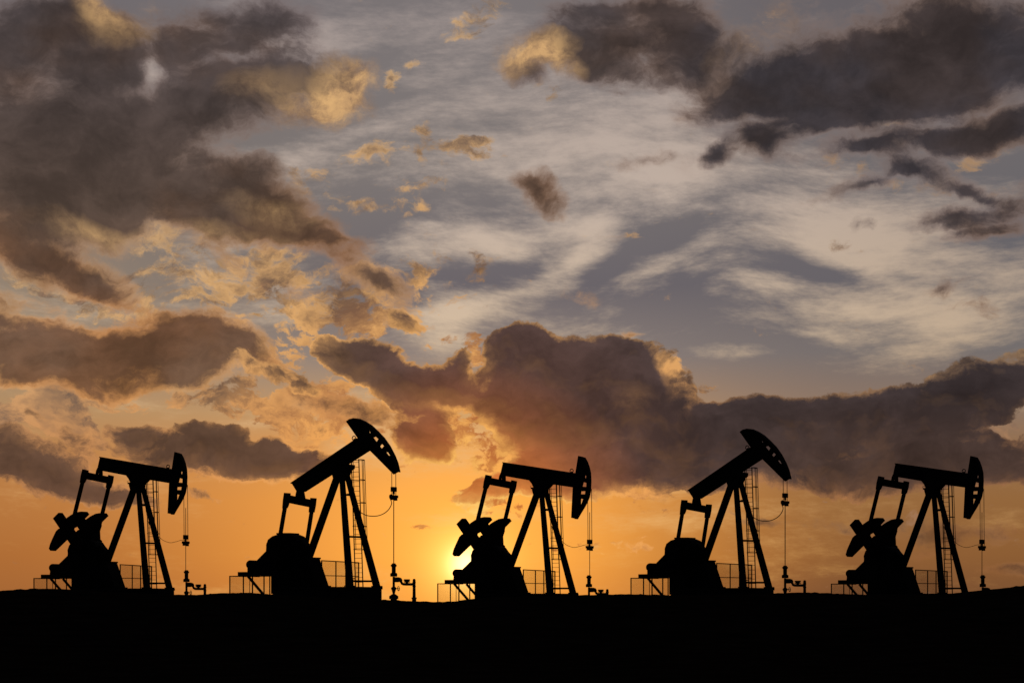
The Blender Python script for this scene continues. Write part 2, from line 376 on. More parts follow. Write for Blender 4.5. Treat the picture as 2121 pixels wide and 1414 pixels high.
# ------------------------------------------------------------------ helpers
C = sc.collection
class MB:
    """collects simple solids, then links them as one mesh object"""
    def __init__(s):
        s.v = []; s.f = []
    def add(s, vs, fs):
        o = len(s.v)
        s.v += [tuple(v) for v in vs]
        s.f += [tuple(i + o for i in f) for f in fs]
        return s
    def prism(s, pts, t0, t1, holes=()):
        """outline in the (along, up) plane, thick across"""
        loops = [list(pts)] + [list(h) for h in holes]
        flat = [p for l in loops for p in l]
        n = len(flat)
        vs = [(p[0], t0, p[1]) for p in flat] + [(p[0], t1, p[1]) for p in flat]
        tri = tessellate_polygon([[Vector((p[0], p[1], 0)) for p in l] for l in loops])
        fs = [tuple(t) for t in tri] + [tuple(i + n for i in reversed(t)) for t in tri]
        k = 0
        for l in loops:
            m = len(l)
            for i in range(m):
                j = (i + 1) % m
                fs.append((k + i, k + j, k + j + n, k + i + n))
            k += m
        return s.add(vs, fs)
    def bar(s, a, b, wa, ta, wb=None, tb=None, up=(0, 1, 0)):
        """rectangular bar from a to b; w across, t along 'up'"""
        a = Vector(a); b = Vector(b)
        wb = wa if wb is None else wb
        tb = ta if tb is None else tb
        d = (b - a).normalized()
        u = Vector(up); u = (u - d * u.dot(d)).normalized()
        r = d.cross(u)
        vs = []
        for p, ww, tt in ((a, wa, ta), (b, wb, tb)):
            for i, j in ((-1, -1), (1, -1), (1, 1), (-1, 1)):
                vs.append(p + r * (ww / 2 * i) + u * (tt / 2 * j))
        return s.add(vs, [(0, 3, 2, 1), (4, 5, 6, 7), (0, 1, 5, 4), (1, 2, 6, 5), (2, 3, 7, 6), (3, 0, 4, 7)])
    def box(s, x0, x1, y0, y1, z0, z1):
        vs = [(x, y, z) for z in (z0, z1) for x, y in ((x0, y0), (x1, y0), (x1, y1), (x0, y1))]
        return s.add(vs, [(0, 3, 2, 1), (4, 5, 6, 7), (0, 1, 5, 4), (1, 2, 6, 5), (2, 3, 7, 6), (3, 0, 4, 7)])
    def tube(s, pts, r, n=6, closed=False):
        pts = [Vector(p) for p in pts]
        rings = []
        m = len(pts)
        for i, p in enumerate(pts):
            if closed:
                d = pts[(i + 1) % m] - pts[i - 1]
            else:
                d = pts[min(i + 1, m - 1)] - pts[max(i - 1, 0)]
            d.normalize()
            ref = Vector((0, 0, 1)) if abs(d.z) < .9 else Vector((0, 1, 0))
            u = d.cross(ref).normalized(); v = d.cross(u)
            rr = r[i] if isinstance(r, (list, tuple)) else r
            rings.append([p + u * (rr * math.cos(2 * math.pi * k / n)) + v * (rr * math.sin(2 * math.pi * k / n)) for k in range(n)])
        vs = [q for ring in rings for q in ring]
        fs = []
        for i in range(m if closed else m - 1):
            a = i * n; b = ((i + 1) % m) * n
            for k in range(n):
                fs.append((a + k, a + (k + 1) % n, b + (k + 1) % n, b + k))
        if not closed:
            fs.append(tuple(range(n - 1, -1, -1)))
            fs.append(tuple((m - 1) * n + k for k in range(n)))
        return s.add(vs, fs)
    def lathe(s, prof, at=(0, 0, 0), axis='z', n=20):
        """profile of (radius, distance along axis)"""
        pts = []
        for r, h in prof:
            for k in range(n):
                c, q = r * math.cos(2 * math.pi * k / n), r * math.sin(2 * math.pi * k / n)
                p = {'z': (c, q, h), 'y': (c, h, q), 'x': (h, c, q)}[axis]
                pts.append((p[0] + at[0], p[1] + at[1], p[2] + at[2]))
        fs = []
        for i in range(len(prof) - 1):
            for k in range(n):
                fs.append((i * n + k, i * n + (k + 1) % n, (i + 1) * n + (k + 1) % n, (i + 1) * n + k))
        fs.append(tuple(range(n - 1, -1, -1)))
        fs.append(tuple((len(prof) - 1) * n + k for k in range(n)))
        return s.add(pts, fs)
    def build(s, name, mat, parent=None):
        me = bpy.data.meshes.new(name)
        me.from_pydata(s.v, [], s.f)
        bm = bmesh.new(); bm.from_mesh(me)
        bmesh.ops.recalc_face_normals(bm, faces=bm.faces)
        bm.to_mesh(me); bm.free()
        me.materials.append(mat)
        o = bpy.data.objects.new(name, me)
        C.objects.link(o)
        if parent:
            o.parent = parent
        return o

def empty(name, label, cat, group=None):
    o = bpy.data.objects.new(name, None)
    o.empty_display_size = .3
    C.objects.link(o)
    o['label'] = label; o['category'] = cat
    if group:
        o['group'] = group
    return o
def copy_tree(o, parent=None):
    c = o.copy()
    C.objects.link(c)
    c.parent = parent
    for ch in o.children:
        copy_tree(ch, c)
    return c

# ------------------------------------------------------------------ pumpjack drawings
# The two machine poses were measured on drawings; Draw turns a drawing point on the vertical
# plane t metres across the machine into metres (along the beam, across, up).
class Draw:
    def __init__(s, ox, oy, zoom, k, psi, x0, y0):
        s.ox, s.oy, s.zoom, s.k, s.x0, s.y0 = ox, oy, zoom, k, x0, y0
        s.c, s.n = math.cos(R(psi)), math.sin(R(psi))
        s.D = F / k; s.psi = psi
    def __call__(s, zx, zy, t=0.0, ox=None, oy=None, zoom=None):
        px = (s.ox if ox is None else ox) + zx / (zoom or s.zoom)
        py = (s.oy if oy is None else oy) + zy / (zoom or s.zoom)
        wx = (px - s.x0) / (s.k * 1.01)
        al = (wx * (1 + t * s.c / s.D) - t * s.n) / (s.c + wx * s.n / s.D)
        dy = t * s.c - al * s.n
        z = (HORIZON - py) / s.k * (1 + dy / s.D) - (HORIZON - s.y0) / s.k
        return Vector((al, t, z))
    def poly(s, pts, t=0.0, **kw):
        out = []
        for p in pts:
            q = s(p[0], p[1], t, **kw)
            out.append((q.x, q.z))
        return out
A = Draw(60, 900, 3.9275, 30.0, 35.0, 290.0, 1235.0)
B = Draw(1290, 860, 3.535, 31.5, 37.5, 1528.0, 1234.9)
CR = dict(ox=80, oy=1040, zoom=7.07)          # close-up of the cranks (pose A)

def static_parts(root, lowered):
    """everything that does not swing, the same for both poses"""
    P_ = lambda x, y, t=0: A(x, y, t)
    # skid with its front end cap
    mb = MB()
    x1 = A(1190, 1255, 1.2).x; x0 = A(362, 1255, -1.2).x
    for t in (-1.05, 1.05):
        mb.box(x0, x1, t - .15, t + .15, .42, .567).box(x0, x1, t - .05, t + .05, -.5, .42).box(x0, x1, t - .15, t + .15, -.9, -.5)
    mb.box(x1 - .5, x1 - .003, -.9, .9, -.9, .56).box(x0, x0 + .3, -.9, .9, -.9, .56)
    mb.box(-1.0, -.7, -.9, .9, -.7, .5).box(.9, 1.2, -.9, .9, -.7, .5)
    mb.box(x0 + .3, x1 - .5, -.9, .9, -.9, .40)
    mb.build('skid_base', M_CONC, root)
    # stand under the gear reducer
    mb = MB()
    mb.prism(A.poly([(428,1300),(428,1165),(455,1120),(470,1040),(560,1030),(672,1037),(745,1250),(745,1300)]), -.62, .62)
    mb.box(A(604,1037).x, A(676,1037).x, -.7, .7, A(640,1040).z - .04, A(640,1040).z + .06)
    mb.box(A(745,1250).x - .1, A(755,1250).x, -.7, .7, .56, .66)
    mb.prism(A.poly([(425,1300),(425,1135),(560,1135),(560,1300)]), -.98, .98)
    mb.build('reducer_stand', M_STEEL, root)
    # gear reducer: rounded housing, cover plate, output hubs, side bearing caps
    mb = MB()
    mb.prism(A.poly([(462,1050),(400,1040),(356,985),(352,945),(366,905),(400,880),(440,868),(530,866),(566,880),(588,912),(600,955),(600,1000),(570,1050)]), -.52, .52)
    gr = mb.build('gear_reducer', M_STEEL, root)
    mb = MB(); mb.prism(A.poly([(425,868),(425,856),(530,856),(530,868)]), -.45, .45)
    mb.prism(A.poly([(585,900),(600,905),(640,950),(630,985),(600,990)]), -.25, .25)
    mb.build('inspection_cover', M_STEEL, gr)
    hub = A(590, 640, -1.12, **CR)
    mb = MB(); mb.lathe([(.16, -1.3), (.16, -.6), (.3, -.6), (.3, .6), (.16, .6), (.16, 1.3)], (hub.x, 0, hub.z), 'y', 16)
    mb.build('crankshaft', M_STEEL, gr)
    # right flank: brake drum and housing seen behind the cranks
    mb = MB(); mb.prism(A.poly([(545,905),(560,895),(575,890),(588,893),(592,905),(620,915),(627,935),(636,960),(612,995),(560,1000)], .45), .40, .50)
    mb.build('brake_housing', M_STEEL, root)
    # belt guard down to the motor
    mb = MB(); mb.prism(A.poly([(326,930),(345,910),(400,900),(440,1010),(430,1130),(250,1130),(225,1098),(256,1052),(322,988)], -.72), -.80, -.64)
    mb.build('belt_guard', M_STEEL, root)
    # motor with cooling ribs and a foot
    ce = A(196, 1086, -.9)
    pr = [(.10, -.12), (.24, -.10), (.28, -.02)]
    for i in range(7):
        pr += [(.285, .03 + i * .12), (.285, .09 + i * .12), (.265, .10 + i * .12), (.265, .14 + i * .12)]
    pr += [(.27, .9), (.2, .95)]
    mb = MB(); mb.lathe(pr, (ce.x, ce.y, ce.z), 'y', 20)
    mt = mb.build('motor', M_STEEL, root)
    mb = MB(); mb.box(ce.x - .26, ce.x + .34, -.85, .05, A(196, 1128).z, ce.z - .16)
    mb.build('motor_foot', M_STEEL, mt)
    # bench carrying the motor
    zt, zb = A(150, 1141).z, A(150, 1173).z
    mb = MB()
    xl, xr = A(103, 1150, -.85).x, A(452, 1150).x
    for t in (-.78, .78):
        mb.box(xl, xr, t - .07, t + .07, zb, zt)
    mb.box(xl + .003, xl + .15, -.71, .71, zb + .01, zt - .01).box(xl + .9, xl + 1.05, -.71, .71, zb + .01, zt - .01)
    x2 = A(160, 1130, -.8).x
    for t in (-.5, .4):
        mb.box(x2, xr, t - .06, t + .06, zt - .02, A(150, 1127).z)
    mb.box(x2 - .003, x2 + .1, -.6, .5, zt - .01, A(150, 1129).z)
    mb.box(xr - 1.0, xr, -.70, .70, zb + .02, zt - .02)
    mb.build('motor_bench', M_STEEL, root)
    for t in ((-.78, .62) if not lowered else (-.78,)):
        a = A(182, 1172, -.78); b = A(300, 1273, -.78)
        mb = MB(); mb.bar((a.x, t, a.z), (b.x, t, b.z - .3), .15, .1)
        mb.build('bench_brace', M_STEEL, root)
    # samson post
    legs = []
    top_r, bot_r = A(862, 425), A(636, 1040)
    mb = MB(); mb.bar(top_r, bot_r, .40, .26); mb.bar(bot_r + Vector((0, 0, .06)), bot_r + Vector((0, 0, -.02)), .6, .6)
    mb.build('post_leg', M_STEEL, root)
    for t, tx, bx in ((-1.35, 888, 958), (1.35, 921, 1145)):
        a = A(tx, 415, .2 if t > 0 else -.2); b = A(bx, 1250, t)
        legs.append((a, b))
        mb = MB(); mb.bar(a, b, .26, .24, .36, .30); mb.box(b.x - .26, b.x + .26, b.y - .24, b.y + .24, .567, .64)
        mb.build('post_leg', M_STEEL, root)
    for y in (578, 885, 1207):
        f = (y - 415) / (1250 - 415)
        p = legs[0][0].lerp(legs[0][1], f); q = legs[1][0].lerp(legs[1][1], f)
        mb = MB(); mb.bar(p, q, .15, .12, up=(0, 0, 1))
        mb.build('cross_brace', M_STEEL, root)
    # head plate of the post
    mb = MB(); mb.prism(A.poly([(832,402),(832,420),(846,470),(905,475),(928,425),(928,404)]), -.3, .3)
    mb.prism(A.poly([(826,398),(826,410),(932,410),(932,398)]), -.36, .36)
    mb.build('post_head', M_STEEL, root)
    mb = MB()
    r0 = A(822, 390, -.2)
    mb.tube([(r0.x + .14 * math.cos(a_ * .5236), -.36, r0.z + .07 * math.sin(a_ * .5236)) for a_ in range(12)], .012, 5, True)
    mb.build('grease_line', M_CABLE, root)
    # ladder: two stringers, rungs, hooped cage
    def lad(f, side, out=0.0):
        a = A(982, 372, 1.25); b = A(1012, 1250, 1.25)
        z = a.z + (b.z - a.z) * f
        x = a.x + (b.x - a.x) * f
        return Vector((x + side * .29, 1.25 + out, z))
    zt_, zb_ = A(982, 355, 1.25).z + .34, .567
    def lz(z, side, out=0.0):
        a = A(982, 372, 1.25); b = A(1012, 1250, 1.25)
        f = (z - a.z) / (b.z - a.z)
        return Vector((a.x + (b.x - a.x) * f + side * .29, 1.25 + out, z))
    mb = MB()
    for sd in (-1, 1):
        mb.bar(lz(zt_, sd), lz(zb_, sd), .05, .05)
    z = zb_ + .3
    while z < zt_ - .05:
        mb.bar(lz(z, -1), lz(z, 1), .026, .026, up=(0, 0, 1))
        z += .3
    for zz in (A(982, 570, 1.25).z, A(982, 885, 1.25).z, 1.1):
        mb.bar(lz(zz, -1), lz(zz, -1) + Vector((-.05, -.45, 0)), .05, .05)
    la = mb.build('ladder', M_STEEL, root)
    mb = MB()
    zc0 = A(982, 975, 1.25).z
    hoops = [zc0] + [A(982, y, 1.25).z for y in (805, 632, 465)] + [zt_ - .02]
    for z in hoops:
        ring = []
        for i in range(15):
            a_ = math.pi * i / 14
            q = lz(z, 0); ring.append(q + Vector((.36 * math.cos(a_), .84 * math.sin(a_) ** .8, 0)))
        mb.tube(ring, .022, 5)
    for i in (1, 4, 7, 10, 13):
        a_ = math.pi * i / 14
        q0, q1 = lz(zc0, 0), lz(zt_ - .02, 0)
        d = Vector((.36 * math.cos(a_), .84 * math.sin(a_) ** .8, 0))
        mb.bar(q0 + d, q1 + d, .04, .012)
    mb.build('safety_cage', M_STEEL, la)

def sub_poly_len(p):
    return p

def pose_parts(root, lowered):
    """beam, head, pitmans, cranks, bridle: lowered = head up / cranks down"""
    D_ = B if lowered else A
    hz = D_.zoom * D_.k * .55          # drawing units one metre of thickness covers
    if not lowered:
        beam = [(581,193),(1172,282),(1160,398),(955,368),(590,304),(563,272)]
        head = [(1187,142),(1208,146),(1232,158),(1250,190),(1266,235),(1276,280),(1279,340),(1276,420),(1266,470),(1248,515),(1226,555),(1198,600),(1170,648),(1131,640),(1143,400),(1165,280)]
        arc = [(1208,150)] + head[2:13]
        holes = [[(1243,300),(1253,302),(1251,322),(1241,318)],[(1230,353),(1254,360),(1253,391),(1221,389)],[(1210,427),(1246,425),(1243,450),(1208,450)],[(1208,486),(1228,489),(1213,530),(1208,528)]]
        eye = (1133, 263); eyef = (1135, 282)
        saddle = [(805,340),(826,366),(842,400),(935,404),(958,385),(972,366),(960,350)]
        link = [(566,275),(594,292),(596,350),(546,338),(552,305)]
        link_hole = [(562,322),(574,316),(574,336),(560,332)]
        eqa, eqb = (452,342), (668,384)
        ph_n = [(441,294),(481,303),(476,345),(461,385),(450,405),(420,402),(427,350)]
        ph_f = [(650,338),(686,346),(680,390),(667,435),(652,450),(630,440),(636,395)]
        pn = ((438,395), (338,800)); pf = ((648,440), (548,850))
        pw_ = .27
    else:
        beam = [(480,546),(940,236),(1022,316),(566,607),(516,604)]
        head = [(857,120),(880,104),(910,98),(945,104),(983,121),(1026,148),(1069,188),(1113,234),(1152,289),(1186,354),(1206,404),(1221,467),(1188,485),(1022,320),(940,238)]
        arc = [(915,101)] + head[3:12]
        holes = [[(1016,184),(1024,190),(1031,203),(1020,198)],[(1046,232),(1064,224),(1083,242),(1070,262)],[(1092,292),(1106,273),(1122,289),(1106,308)],[(1136,332),(1150,332),(1166,358),(1150,352)]]
        eye = (911, 236); eyef = (917, 252)
        saddle = [(770,470),(800,440),(870,415),(902,420),(900,445),(880,460),(868,492),(778,492)]
        link = [(520,590),(560,598),(570,655),(508,655),(512,625)]
        link_hole = [(536,640),(546,638),(548,648),(536,650)]
        eqa, eqb = (448,655), (625,690)
        ph_n = [(432,615),(467,617),(464,665),(455,700),(446,720),(420,722),(424,668)]
        ph_f = [(614,648),(647,650),(642,700),(632,748),(602,748),(606,700)]
        pn = ((433,715), (372,1075)); pf = ((617,745), (560,1110))
        pw_ = .25
    mb = MB(); mb.prism(D_.poly(beam), -.05, .05)
    # flanges of the I section: top and bottom edges of the beam outline
    bp = D_.poly(beam)
    e = [Vector((p[0], 0, p[1])) for p in bp]
    ia, ib = (0, 1) if not lowered else (0, 1)
    d = (e[1] - e[0]).normalized(); nn = Vector((d.z, 0, -d.x))
    mb.bar(e[0] + nn * .03, e[1] + nn * .03, .06, .30, up=(0, 1, 0))
    q0, q1 = (e[2], e[4]) if not lowered else (e[2], e[3])
    mb.bar(q0 - nn * .03, q1 - nn * .03, .06, .30, up=(0, 1, 0))
    for f in (.12, .35, .58, .80):
        a_ = e[0].lerp(e[1], f); b_ = q1.lerp(q0, f)
        mb.bar(a_ + nn * .05, b_ - nn * .05, .03, .27, up=(0, 1, 0))
    wb = mb.build('walking_beam', M_STEEL, root)
    ec, ef = D_(*eye), D_(*eyef)
    mb = MB(); mb.tube([(ec.x + .135 * math.cos(i * .3927), 0, ec.z + .125 * math.sin(i * .3927)) for i in range(16)], .03, 6, True)
    mb.bar(ef, ef + (ec - ef).normalized() * .12, .1, .06)
    mb.build('lifting_eye', M_STEEL, wb)
    # horsehead: web plate with lightening holes, wide wrapper plate along the arc
    mb = MB(); mb.prism(D_.poly(head), -.035, .035, [D_.poly(h) for h in holes])
    ap = [Vector((p[0], 0, p[1])) for p in D_.poly(arc)]
    for a_, b_ in zip(ap, ap[1:]):
        t_ = (b_ - a_).normalized()
        mb.bar(a_ - t_ * .01, b_ + t_ * .01, .05, .38, up=(0, 1, 0))
    back = D_.poly([head[0]] + ([head[13]] if not lowered else [head[12]]))
    mb.build('horsehead', M_STEEL, root)
    mb = MB(); mb.prism(D_.poly(saddle), -.26, .26)
    mb.build('saddle_bearing', M_STEEL, root)
    mb = MB()
    for t in (-.09, .05):
        mb.prism(D_.poly(link), t, t + .04, [D_.poly(link_hole)])
    mb.build('equalizer_bearing', M_STEEL, root)
    T = 1.5
    ca, cb = D_(*eqa, -T), D_(*eqb, T)
    mb = MB(); mb.bar(ca, cb, .34, .44, up=(0, 0, 1))
    mb.build('equalizer', M_STEEL, root)
    for t, hd, (p, q) in ((-T, ph_n, pn), (T, ph_f, pf)):
        mb = MB()
        mb.prism(D_.poly(hd, t), t - .09, t + .09)
        mb.bar(D_(*p, t), D_(*q, t), pw_, .12)
        e_ = D_(*q, t)
        mb.lathe([(.19, -.12), (.19, .12)], (e_.x, t, e_.z), 'y', 14)
        if not lowered:
            mb.prism(A.poly([(528,735),(588,742),(573,790),(576,850),(560,885),(530,860)], T), t - .1, t + .1)
        mb.build('pitman_arm', M_STEEL, root)
    # cranks with two bolted counterweights each (drawn for pose A, turned over for pose B)
    arm = [(228,255),(308,172),(346,172),(580,500),(640,560),(640,690),(560,690),(490,640)]
    wu = [(418,262),(440,238),(500,198),(570,162),(640,150),(702,152),(730,190),(542,378),(500,395)]
    wl = [(275,440),(228,540),(193,620),(174,690),(197,720),(243,722),(408,562),(440,545),(330,398),(310,405)]
    bolts = [(312,415,16),(540,402,13)]
    tk = 1.12
    pa = A.poly(arm, -tk, **CR); pu = A.poly(wu, -tk, **CR); pl = A.poly(wl, -tk, **CR)
    hub = A(590, 640, -tk, **CR)
    if lowered:
        def turn(pts):
            an = R(147); ca_, sa_ = math.cos(an), math.sin(an)
            return [(hub.x + (x - hub.x) * ca_ * .50 - (z - hub.z) * sa_ * .50, hub.z + (x - hub.x) * sa_ * .50 + (z - hub.z) * ca_ * .50 - .1) for x, z in pts]
        pa, pu, pl = turn(pa), turn(pu), turn(pl)
    for sd in (-1, 1):
        t0 = sd * tk
        mb = MB(); mb.prism(pa, t0 - .09, t0 + .09)
        cr = mb.build('crank', M_RUST, root)
        for pp in (pu, pl):
            mb = MB(); mb.prism(pp, t0 - .13, t0 + .13)
            mb.build('counterweight', M_RUST, cr)
    # bridle and rod
    if not lowered:
        tops = ((1263, 505, -.25), (1294, 420, .25)); cz = 878
        car = [(1258,868,1300,890)]
        blk = (1268,815,1297,850); rod_top = 595; rx = 1279
    else:
        tops = ((1174, 475, -.22), (1202, 470, .22)); cz = 640
        blk = (1175,572,1202,604); rod_top = 572; rx = 1188
    for x, y, t in tops:
        a_ = D_(x, y, t); b_ = D_(x + (3 if not lowered else 1), cz, t)
        mb = MB(); mb.tube([a_ + Vector((0, 0, .1)), b_], .022, 6)
        mb.build('bridle_cable', M_CABLE, root)
    u = D_.zoom / 3.9275
    mb = MB()
    cc = D_(rx, cz); s_ = 1
    mb.box(cc.x - .10, cc.x + .10, -.34, .34, cc.z - .06, cc.z + .10)
    mb.box(cc.x - .09, cc.x + .09, -.26, -.16, cc.z - .2, cc.z - .061).box(cc.x - .09, cc.x + .09, .16, .26, cc.z - .22, cc.z - .061)
    mb.box(cc.x - .11, cc.x + .11, -.14, .14, cc.z - .14, cc.z - .062)
    bt, bb = D_(rx, blk[1]).z, D_(rx, blk[3]).z
    mb.box(cc.x - .10, cc.x + .10, -.19, .19, bb, bt)
    mb.lathe([(.07, bb - .16), (.07, bb + .003)], (cc.x, 0, 0), 'z', 10)
    mb.build('carrier_bar', M_STEEL, root)
    wt = D_(rx, 1100)
    mb = MB(); mb.tube([(cc.x, 0, wt.z - .3), (cc.x, 0, cc.z), (cc.x, 0, D_(rx, rod_top).z)], .024 if not lowered else .03, 6)
    mb.build('polished_rod', M_CABLE, root)
    if not lowered:
        cab = [(950,610,1.0),(960,660,1.0),(975,720,1.1),(1020,790,1.4),(1075,845,1.6),(1100,862,1.4),(1150,878,1.0),(1200,869,.6),(1240,857,.3),(1270,857,.05)]
        r_ = .016
    else:
        cab = [(935,730,1.2),(955,745,1.2),(1000,768,1.0),(1060,773,.8),(1110,760,.6),(1150,730,.4),(1172,690,.3),(1168,662,.25),(1158,642,.2),(1165,625,.15),(1180,628,.05)]
        r_ = .028
    pts = [D_(x, y, t) for x, y, t in cab]
    sm = []
    for i in range(len(pts) - 1):
        p0, p1, p2, p3 = pts[max(i - 1, 0)], pts[i], pts[i + 1], pts[min(i + 2, len(pts) - 1)]
        for j in range(6):
            f = j / 6
            sm.append(.5 * ((2 * p1) + (p2 - p0) * f + (2 * p0 - 5 * p1 + 4 * p2 - p3) * f * f + (3 * p1 - p0 - 3 * p2 + p3) * f ** 3))
    sm.append(pts[-1])
    mb = MB(); mb.tube(sm, r_, 5)
    mb.build('signal_cable', M_CABLE, root)
    return cc.x

def make_pump(lowered):
    root = empty('pumpjack', '', 'pumpjack', 'row of pumpjacks on the dark ridge')
    static_parts(root, lowered)
    return root, pose_parts(root, lowered)

# ------------------------------------------------------------------ guard railings
def wire_panel(mb, a, b, z0, z1, pitch=.06, wr=.0065):
    """woven wire between two posts: thin flat wires, both ways"""
    a = Vector(a); b = Vector(b); L_ = (b - a).length; d = (b - a) / L_
    n = int(L_ / pitch)
    for i in range(1, n):
        p = a + d * (i * L_ / n)
        mb.bar((p.x, p.y, z0), (p.x, p.y, z1), wr, wr, up=d)
    m = int((z1 - z0) / pitch)
    for j in range(1, m):
        z = z0 + (z1 - z0) * j / m
        mb.bar((a.x, a.y, z), (b.x, b.y, z), wr, wr, up=(0, 0, 1))

def make_bench_rail():
    root = empty('guard_railing', '', 'guard railing', 'mesh guard railings at the pumpjacks')
    t = -1.55
    zt = A(100, 1170, t).z
    xs = [A(x, 1170, t).x for x in (48, 151, 220, 308, 352)]
    mb = MB()
    for x in xs:
        mb.bar((x, t, -.9), (x, t, zt), .055, .055)
    for x, r_ in ((183, .03), (208, .03)):
        q = A(x, 1170, t).x
        mb.bar((q, t + .2, -.9), (q, t + .2, zt), r_, r_)
    mb.bar((xs[0] - .027, t, zt), (xs[-1], t, zt), .055, .055, up=(0, 0, 1))
    # return towards the machine
    mb.bar((xs[0], t, zt), (xs[0], t + 2.9, zt), .055, .055, up=(0, 0, 1))
    mb.build('rail_frame', M_STEEL, root)
    mb = MB()
    for i in range(len(xs) - 1):
        wire_panel(mb, (xs[i], t, 0), (xs[i + 1], t, 0), -.7, zt)
    mb.build('mesh_panel', M_CABLE, root)
    return root
def make_post_rail():
    root = empty('guard_railing', '', 'guard railing', 'mesh guard railings at the pumpjacks')
    t0 = -1.0
    p0 = A(742, 1060, t0)
    s0 = p0.x
    # runs straight across the machine behind the front legs
    def at(x):
        # solve for t with along = s0
        lo, hi = -2.0, 6.0
        for _ in range(40):
            mid = (lo + hi) / 2
            if A(x, 1100, mid).x > s0: lo = mid
            else: hi = mid
        return (lo + hi) / 2
    ts = [at(x) for x in (742, 840, 908, 998)]
    zs = [A(x, y, t).z for x, y, t in zip((742, 840, 908, 998), (1057, 1063, 1067, 1071), ts)]
    zm = A(742, 1166, ts[0]).z
    mb = MB()
    for t, z in zip(ts, zs):
        mb.bar((s0, t, -.1), (s0, t, z), .06, .06)
    mb.bar((s0, ts[0] - .03, zs[0]), (s0, ts[-1] + .03, zs[-1]), .06, .06, up=(0, 0, 1))
    mb.bar((s0, ts[0], zm), (s0, ts[-1], zm), .05, .05, up=(0, 0, 1))
    mb.build('rail_frame', M_STEEL, root)
    mb = MB()
    for i in range(3):
        wire_panel(mb, (s0, ts[i], 0), (s0, ts[i + 1], 0), 0.1, min(zs[i], zs[i + 1]))
    mb.build('mesh_panel', M_CABLE, root)
    return root

# ------------------------------------------------------------------ wellhead
def make_well():
    root = empty('wellhead', '', 'wellhead', 'wellheads under the horseheads')
    mb = MB()
    mb.lathe([(.20, -.6), (.20, .16), (.28, .17), (.28, .34), (.22, .38), (.13, .45), (.075, .47), (.075, 1.52)], n=18)
    mb.build('casing_head', M_PIPE, root)
    mb = MB(); mb.lathe([(.07, .50), (.13, .72), (.17, .78), (.17, .82), (.13, .88), (.07, .92)], n=14)
    mb.bar((.08, 0, .80), (.25, 0, .80), .05, .05)
    va = mb.build('valve', M_PIPE, root)
    mb = MB()
    for rr in (.135,):
        mb.tube([(.29 + .06 * math.cos(i * .3927), -.06 * math.cos(i * .3927) * 1.2, .80 + rr * math.sin(i * .3927)) for i in range(16)], .02, 6, True)
    for an in (.5, 2.6, 4.7):
        mb.bar((.29, 0, .80), (.29 + .055 * math.cos(an), -.066 * math.cos(an), .80 + .125 * math.sin(an)), .025, .025)
    mb.build('hand_wheel', M_PIPE, va)
    mb = MB()
    mb.lathe([(.20, 1.53), (.215, 1.56), (.215, 1.70), (.19, 1.74), (.125, 1.76), (.125, 2.10), (.15, 2.12), (.15, 2.15), (.19, 2.165), (.19, 2.20), (.16, 2.21), (.20, 2.235), (.13, 2.27), (.12, 2.28), (.12, 2.33), (.05, 2.34)], n=18)
    mb.build('stuffing_box', M_PIPE, root)
    mb = MB()
    mb.tube([(.05, 0, 1.34), (.30, 0, 1.34), (.38, 0, 1.32), (.43, 0, 1.26), (.45, 0, 1.18)], [.155, .155, .15, .12, .1], 12)
    mb.tube([(.44, 0, 1.24), (.50, 0, 1.11), (.58, 0, 1.07), (.75, 0, 1.06), (1.24, 0, 1.06)], .085, 10)
    fl = mb.build('flow_line', M_PIPE, root)
    mb = MB(); mb.lathe([(.09, 1.10), (.09, 1.17), (.19, 1.18), (.20, 1.24), (.14, 1.25), (.14, 1.27), (.2, 1.28), (.2, 1.35), (.17, 1.37)], (.80, 0, 0), n=16)
    mb.build('check_valve', M_PIPE, fl)
    mb = MB(); mb.lathe([(.13, -.6), (.13, .17), (.16, .18), (.16, .26), (.10, .27), (.09, .9), (.11, .91), (.11, .96), (.09, .97), (.09, 1.13), (.11, 1.14), (.11, 1.18), (.095, 1.2), (.09, 1.33), (.06, 1.39), (.02, 1.40)], (1.24, 0, 0), n=14)
    mb.build('riser_pipe', M_PIPE, root)
    return root

# ------------------------------------------------------------------ placing the row
pa_, sA = make_pump(False)
pb_, sB = make_pump(True)
ra_, rb_ = make_bench_rail(), make_post_rail()
wl_ = make_well()
#            drawing-root px x, y, depth, pose source, yaw base
ROW = [
    (290.0, 1235.0, F / 30.0, pa_, 'A'),
    (712.3, 1233.7, F / 33.4, pb_, 'B'),
    (1125.2, 1245.7, F / 30.0, pa_, 'A'),
    (1528.0, 1234.9, F / 31.5, pb_, 'B'),
    (1937.6, 1245.7, F / 30.0, pa_, 'A'),
]
NAMES = ['leftmost pumpjack', 'tall raised pumpjack left of the sun', 'pumpjack in front of the sun', 'raised pumpjack under the dark cloud bank', 'rightmost pumpjack']
P_LABEL = [
    'leftmost black pumpjack of the row, horsehead lowered and counterweights raised',
    'tallest black pumpjack, beam tilted steeply up, second from the left',
    'black pumpjack with the low sun shining through its raised counterweights',
    'black pumpjack with its beam tilted up, second from the right',
    'rightmost black pumpjack, horsehead lowered beside the dark mound',
]
W_LABEL = [
    'wellhead with flow line under the leftmost pumpjack\'s horsehead',
    'tall wellhead with its wide base flange showing, beside the tallest pumpjack',
    'wellhead right of the pumpjack that stands in front of the sun',
    'wellhead with hand wheel, second from the right of the five',
    'wellhead half hidden behind the dark mound at the far right',
]
used = set()
